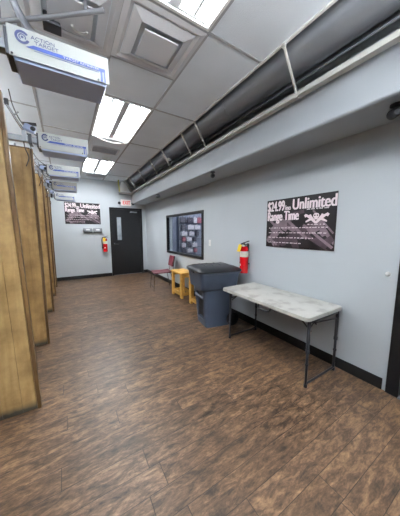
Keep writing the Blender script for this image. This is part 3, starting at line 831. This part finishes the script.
e0 = extinguisher((W, 2.375, .775), -PI/2, 'red fire extinguisher on the right wall between the wheeled bin and folding table')
copy_tree(e0, (.99, D, .775), 0, 'red fire extinguisher on the back wall left of the black door')

# ------------------------------------------------------------------ folding table
t = thing('folding_table', 'worn off-white plastic folding table on dark metal legs against the right wall', 'table', (1.985, 1.607, 0))
TZ = .665
def rrect(hx, hy, r, z, n=6):
    out = []
    for cx, cy, a0 in ((hx-r, hy-r, 0), (-hx+r, hy-r, PI/2), (-hx+r, -hy+r, PI), (hx-r, -hy+r, 1.5*PI)):
        for i in range(n+1):
            a = a0+PI/2*i/n; out.append((cx+r*math.cos(a), cy+r*math.sin(a), z))
    return out
for s in (-1, 1):
    bm = bmesh.new()
    hx, hy = .295, .3035
    def half(hx_, z, r_):
        o = []
        rr_ = .045-r_
        ye = .599-r_
        # square at the seam (y=.001), rounded at the far end
        o.append((hx_-r_, .0015, z))
        for cx, a0 in ((hx_-r_-rr_, 0), (-hx_+r_+rr_, PI/2)):
            for i in range(7):
                a = a0+PI/2*i/6; o.append((cx+rr_*math.cos(a), ye-rr_+rr_*math.sin(a), z))
        o.append((-hx_+r_, .0015, z))
        return [(x, s*y, zz) for x, y, zz in o]
    loft(bm, [half(.295, TZ-.042, .010), half(.295, TZ-.036, .0), half(.295, TZ-.009, .0), half(.295, TZ-.003, .003), half(.295, TZ, .012)])
    obj('tabletop', bm, M_tabl, t, True)
bm = bmesh.new(); bx(bm, -.27, .27, -.008, .008, TZ-.045, TZ-.012); obj('center_hinge', bm, M_steel, t)
for sy, yl in ((-1, -.575), (1, .49)):
    for xl in (-.235, .235):
        bm = bmesh.new()
        tube(bm, [(xl, yl, .33), (xl, yl, TZ-.04)], .0145, 12); tube(bm, [(xl, yl, .015), (xl, yl, .36)], .0115, 12)
        lathe(bm, [(.018, .325), (.018, .355)], 12, T(xl, yl, 0)); lathe(bm, [(.016, 0), (.016, .03)], 12, T(xl, yl, 0))
        lathe(bm, [(.016, .21), (.016, .225)], 12, T(xl, yl, 0))
        obj('leg', bm, M_steel, t, True)
    bm = bmesh.new(); tube(bm, [(-.235, yl, .03), (.235, yl, .03)], .010, 10); obj('foot_bar', bm, M_steel, t, True)
    bm = bmesh.new(); tube(bm, [(-.235, yl, TZ-.06), (.235, yl, TZ-.06)], .010, 10)
    obj('leg_crossbar', bm, M_steel, t, True)
    bm = bmesh.new(); tube(bm, [(-.12, yl, TZ-.10), (-.12, yl-sy*.16, TZ-.045)], .007, 8); tube(bm, [(-.235, yl, TZ-.12), (-.12, yl-sy*.03, TZ-.10), (.235, yl, TZ-.12)], .007, 8)
    tube(bm, [(-.20, yl, TZ-.15), (-.20, yl-sy*.13, TZ-.045)], .007, 8)
    obj('brace', bm, M_steel, t, True)
bm = bmesh.new(); tube(bm, curve_pts([(-.27, -.18, TZ-.045), (-.275, -.175, TZ-.075), (-.28, -.14, TZ-.088), (-.28, -.06, TZ-.088), (-.275, -.025, TZ-.075), (-.27, -.02, TZ-.045)]), .007, 8)
obj('carry_handle', bm, M_blackp, t, True)

# ------------------------------------------------------------------ wheeled bin
t = thing('wheeled_bin', 'blue-grey rollout trash bin with black domed lid between stools and table', 'trash bin', (1.862, 2.64, 0), math.radians(-10))
def bring(hx, hy, z, ox=0, inset=0, r=.05, sh=0):
    out = []
    # -x side carries the recess for the grab bar
    n = 5
    def corner(cx, cy, a0):
        for i in range(n+1):
            a = a0+PI/2*i/n; out.append((ox+cx+r*math.cos(a), cy+r*math.sin(a), z))
    corner(hx-r, hy-r, 0); corner(-hx+r, hy-r, PI/2)
    g = hy*.62
    out.append((ox-hx, g+.004, z)); out.append((ox-hx+inset, g-.004, z)); out.append((ox-hx+inset, -g+.004, z)); out.append((ox-hx, -g-.004, z))
    corner(-hx+r, -hy+r, PI); corner(hx-r, -hy+r, 1.5*PI)
    return out
bm = bmesh.new()
def lin(z, a, b, z0=0, z1=.80): return a+(b-a)*(z-z0)/(z1-z0)
RB = []
for z, ins in ((0, 0), (.02, 0), (.10, 0), (.105, .05), (.50, .045), (.505, 0), (.56, 0)):
    RB.append(bring(lin(z, .195, .262), lin(z, .185, .235), z, lin(z, .0, -.004), ins))
RB += [bring(.262, .238, .565, -.004), bring(.282, .255, .585, -.012), bring(.305, .288, .80, -.01), bring(.318, .300, .805, -.01), bring(.318, .300, .83, -.01)]
loft(bm, RB); obj('body', bm, M_bin, t, True)
bm = bmesh.new()
tube(bm, [(-.232, -.15, .44), (-.236, 0, .44), (-.232, .15, .44)], .016, 12); o = obj('grab_bar', bm, mat('bar_grey', (118, 128, 145), .4), t, True); o['label'] = 'pale grey grab bar'
bm = bmesh.new(); bx(bm, -.187, -.184, -.11, .11, .13, .48); obj('recess_panel', bm, M_lid, t)
# seam line under the upper band
bm = bmesh.new()
def lidring(hx, hy, z, r=.07): return [(x-.01, y, z+(.012*(1-(y/hy)**2) if z > .86 else 0)) for x, y, _ in rrect(hx, hy, r, z)]
loft(bm, [lidring(.325, .308, .822), lidring(.335, .318, .83), lidring(.335, .318, .848), lidring(.322, .305, .862), lidring(.26, .24, .888), lidring(.16, .13, .903), lidring(.04, .03, .908)])
obj('lid', bm, M_lid, t, True)
bm = bmesh.new()
for x in (-.18, -.06, .06, .18): tube(bm, [(x-.01, -.22, .882), (x-.01, -.10, .908), (x-.01, .10, .908), (x-.01, .22, .882)], .006, 6)
obj('lid_rib', bm, M_lid, t, True)
bm = bmesh.new(); tube(bm, [(.30, -.17, .80), (.335, -.17, .83), (.352, -.15, .835), (.352, .15, .835), (.335, .17, .83), (.30, .17, .80)], .013, 10)
obj('push_handle', bm, M_lid, t, True)
bm = bmesh.new(); bx(bm, -.345, -.32, -.05, .05, .80, .842, .005); obj('lid_latch', bm, M_lid, t)
sub(t, 'lid', 'lid_rib', 'lid_latch'); sub(t, 'body', 'recess_panel')
for s in (-1, 1):
    bm = bmesh.new(); m0 = T(.215, s*.205+.018*s, .10) @ rotm('X', PI/2)
    lathe(bm, [(.03, -.024), (.085, -.022), (.098, -.012), (.098, .012), (.085, .022), (.03, .024)], 28, m0); obj('wheel', bm, M_blackp, t, True)
bm = bmesh.new(); tube(bm, [(.225, -.21, .10), (.225, .21, .10)], .012, 10); obj('axle', bm, M_steel, t, True)

# ------------------------------------------------------------------ two pine stools
def stool(loc, rz, label):
    t = thing('wooden_stool', label, 'stool', loc, rz, 'pair of raw pine stools')
    hx, hy, z = .15, .245, .545
    bm = bmesh.new(); box(bm, (0, 0, z-.02), (2*hx+.03, 2*hy+.03, .038), .006); obj('seat', bm, M_pine, t)
    for sx in (-1, 1):
        for sy in (-1, 1):
            bm = bmesh.new(); box(bm, (sx*(hx-.025), sy*(hy-.04), (z-.04)/2), (.045, .08, z-.04), .004); obj('leg', bm, M_pine, t)
    for sx in (-1, 1):
        bm = bmesh.new(); box(bm, (sx*(hx-.026), 0, .085), (.03, 2*hy-.16, .075), .004); obj('stretcher', bm, M_pine, t)
    for sy in (-1, 1):
        bm = bmesh.new(); box(bm, (0, sy*(hy-.03), z-.075), (2*hx-.09, .022, .07), .003); obj('apron', bm, M_pine, t)
        bm = bmesh.new(); box(bm, (0, sy*(hy-.03), .085), (2*hx-.09, .022, .075), .003); obj('stretcher', bm, M_pine, t)
    return t
s0 = stool((2.10, 4.15, 0), 0, 'farther raw pine stool, next to the maroon chair')
copy_tree(s0, (2.115, 3.37, 0), 0, 'nearer raw pine stool, half hidden behind the wheeled bin')

# ------------------------------------------------------------------ maroon chair
t = thing('stacking_chair', 'maroon padded chair with thin chrome legs by the right wall beyond the stools', 'chair', (1.90, 4.86, 0), math.radians(-98))
# local: faces -y... backrest at +y
bm = bmesh.new()
def pad(w0, w1, d, zf):
    rings = []
    n = 8
    for i in range(n+1):
        v = i/n; y = -d/2+d*v; w = w0+(w1-w0)*v
        z = zf(v)
        rings.append([(w*u, y, z+.010*(u*u*4)-.004) for u in (-.5, -.4, -.2, 0, .2, .4, .5)]+[(w*u, y, z-.022+.010*(u*u*4)) for u in (.5, .4, .2, 0, -.2, -.4, -.5)])
    return rings
loft(bm, pad(.42, .40, .42, lambda v: .455-.018*math.sin(PI*v)-(.02*(1-v)**4)))
obj('seat', bm, M_maroon, t, True)
def backpts(off, grow):
    rings = []
    for i in range(7):
        v = i/6; z = .56+.24*v; w = (.34+grow)*(1-.12*(2*v-1)**4)
        yb = .225+.05*v+off
        rings.append([(w*u, yb-.03*(1-4*u*u)*-1-.02, z) for u in (-.5, -.3, 0, .3, .5)]+[(w*u, yb+.03*(1-4*u*u)+.0, z) for u in (.5, .3, 0, -.3, -.5)])
    return rings
bm = bmesh.new(); loft(bm, backpts(0, 0)); obj('backrest', bm, M_maroon, t, True)
bm = bmesh.new(); loft(bm, backpts(.021, .012)); o = obj('back_shell', bm, M_blackp, t, True); o['label'] = 'black back shell'
for s in (-1, 1):
    bm = bmesh.new(); tube(bm, curve_pts([(s*.17, -.16, .425), (s*.19, -.20, .40), (s*.20, -.22, .20), (s*.205, -.235, .015)], 4), .009, 10); obj('leg', bm, M_chrome, t, True)
    bm = bmesh.new(); tube(bm, curve_pts([(s*.17, .14, .425), (s*.19, .18, .40), (s*.20, .22, .20), (s*.205, .25, .015)], 4), .009, 10); obj('leg', bm, M_chrome, t, True)
    bm = bmesh.new(); tube(bm, curve_pts([(s*.15, .10, .425), (s*.155, .23, .44), (s*.15, .255, .55), (s*.14, .285, .72)], 4), .009, 10); obj('back_upright', bm, M_chrome, t, True)
for yy in (-.16, .14):
    bm = bmesh.new(); tube(bm, [(-.17, yy, .425), (.17, yy, .425)], .008, 8); obj('crossbar', bm, M_chrome, t, True)
bm = bmesh.new(); tube(bm, [(-.203, -.228, .10), (.203, -.228, .10)], .006, 8); obj('foot_bar', bm, M_chrome, t, True)

# ------------------------------------------------------------------ shop light
li = bpy.data.lights.new('shop_light', 'AREA'); li.shape = 'RECTANGLE'; li.size = 1.6; li.size_y = 2.2; li.energy = 75; li.color = (.92, .95, 1)
lo = bpy.data.objects.new('shop_light', li); COL.objects.link(lo); lo.location = (3.7, 4.6, 2.66)

# ------------------------------------------------------------------ world, camera, view
w = bpy.data.worlds.new('world'); sc.world = w; w.use_nodes = True
w.node_tree.nodes['Background'].inputs[0].default_value = (.5, .55, .6, 1); w.node_tree.nodes['Background'].inputs[1].default_value = .05
cam = bpy.data.cameras.new('camera'); cam.sensor_fit = 'HORIZONTAL'; cam.sensor_width = 36; cam.lens = 36*216.33/400
cam.clip_start = .05
co = bpy.data.objects.new('camera', cam); COL.objects.link(co)
yaw, pitch = .5513, .12284
F = Vector((math.sin(yaw)*math.cos(pitch), math.cos(yaw)*math.cos(pitch), -math.sin(pitch)))
Rv = Vector((math.cos(yaw), -math.sin(yaw), 0)); U = Rv.cross(F)
m = Matrix((( Rv.x, U.x, -F.x, 0), (Rv.y, U.y, -F.y, 0), (Rv.z, U.z, -F.z, 1.3945), (0, 0, 0, 1)))
co.matrix_world = m
sc.camera = co
vs = sc.view_settings
sc.display_settings.display_device = 'sRGB'
vs.view_transform = 'Standard'; vs.look = 'None'; vs.gamma = 1; vs.use_curve_mapping = False; vs.exposure = .07
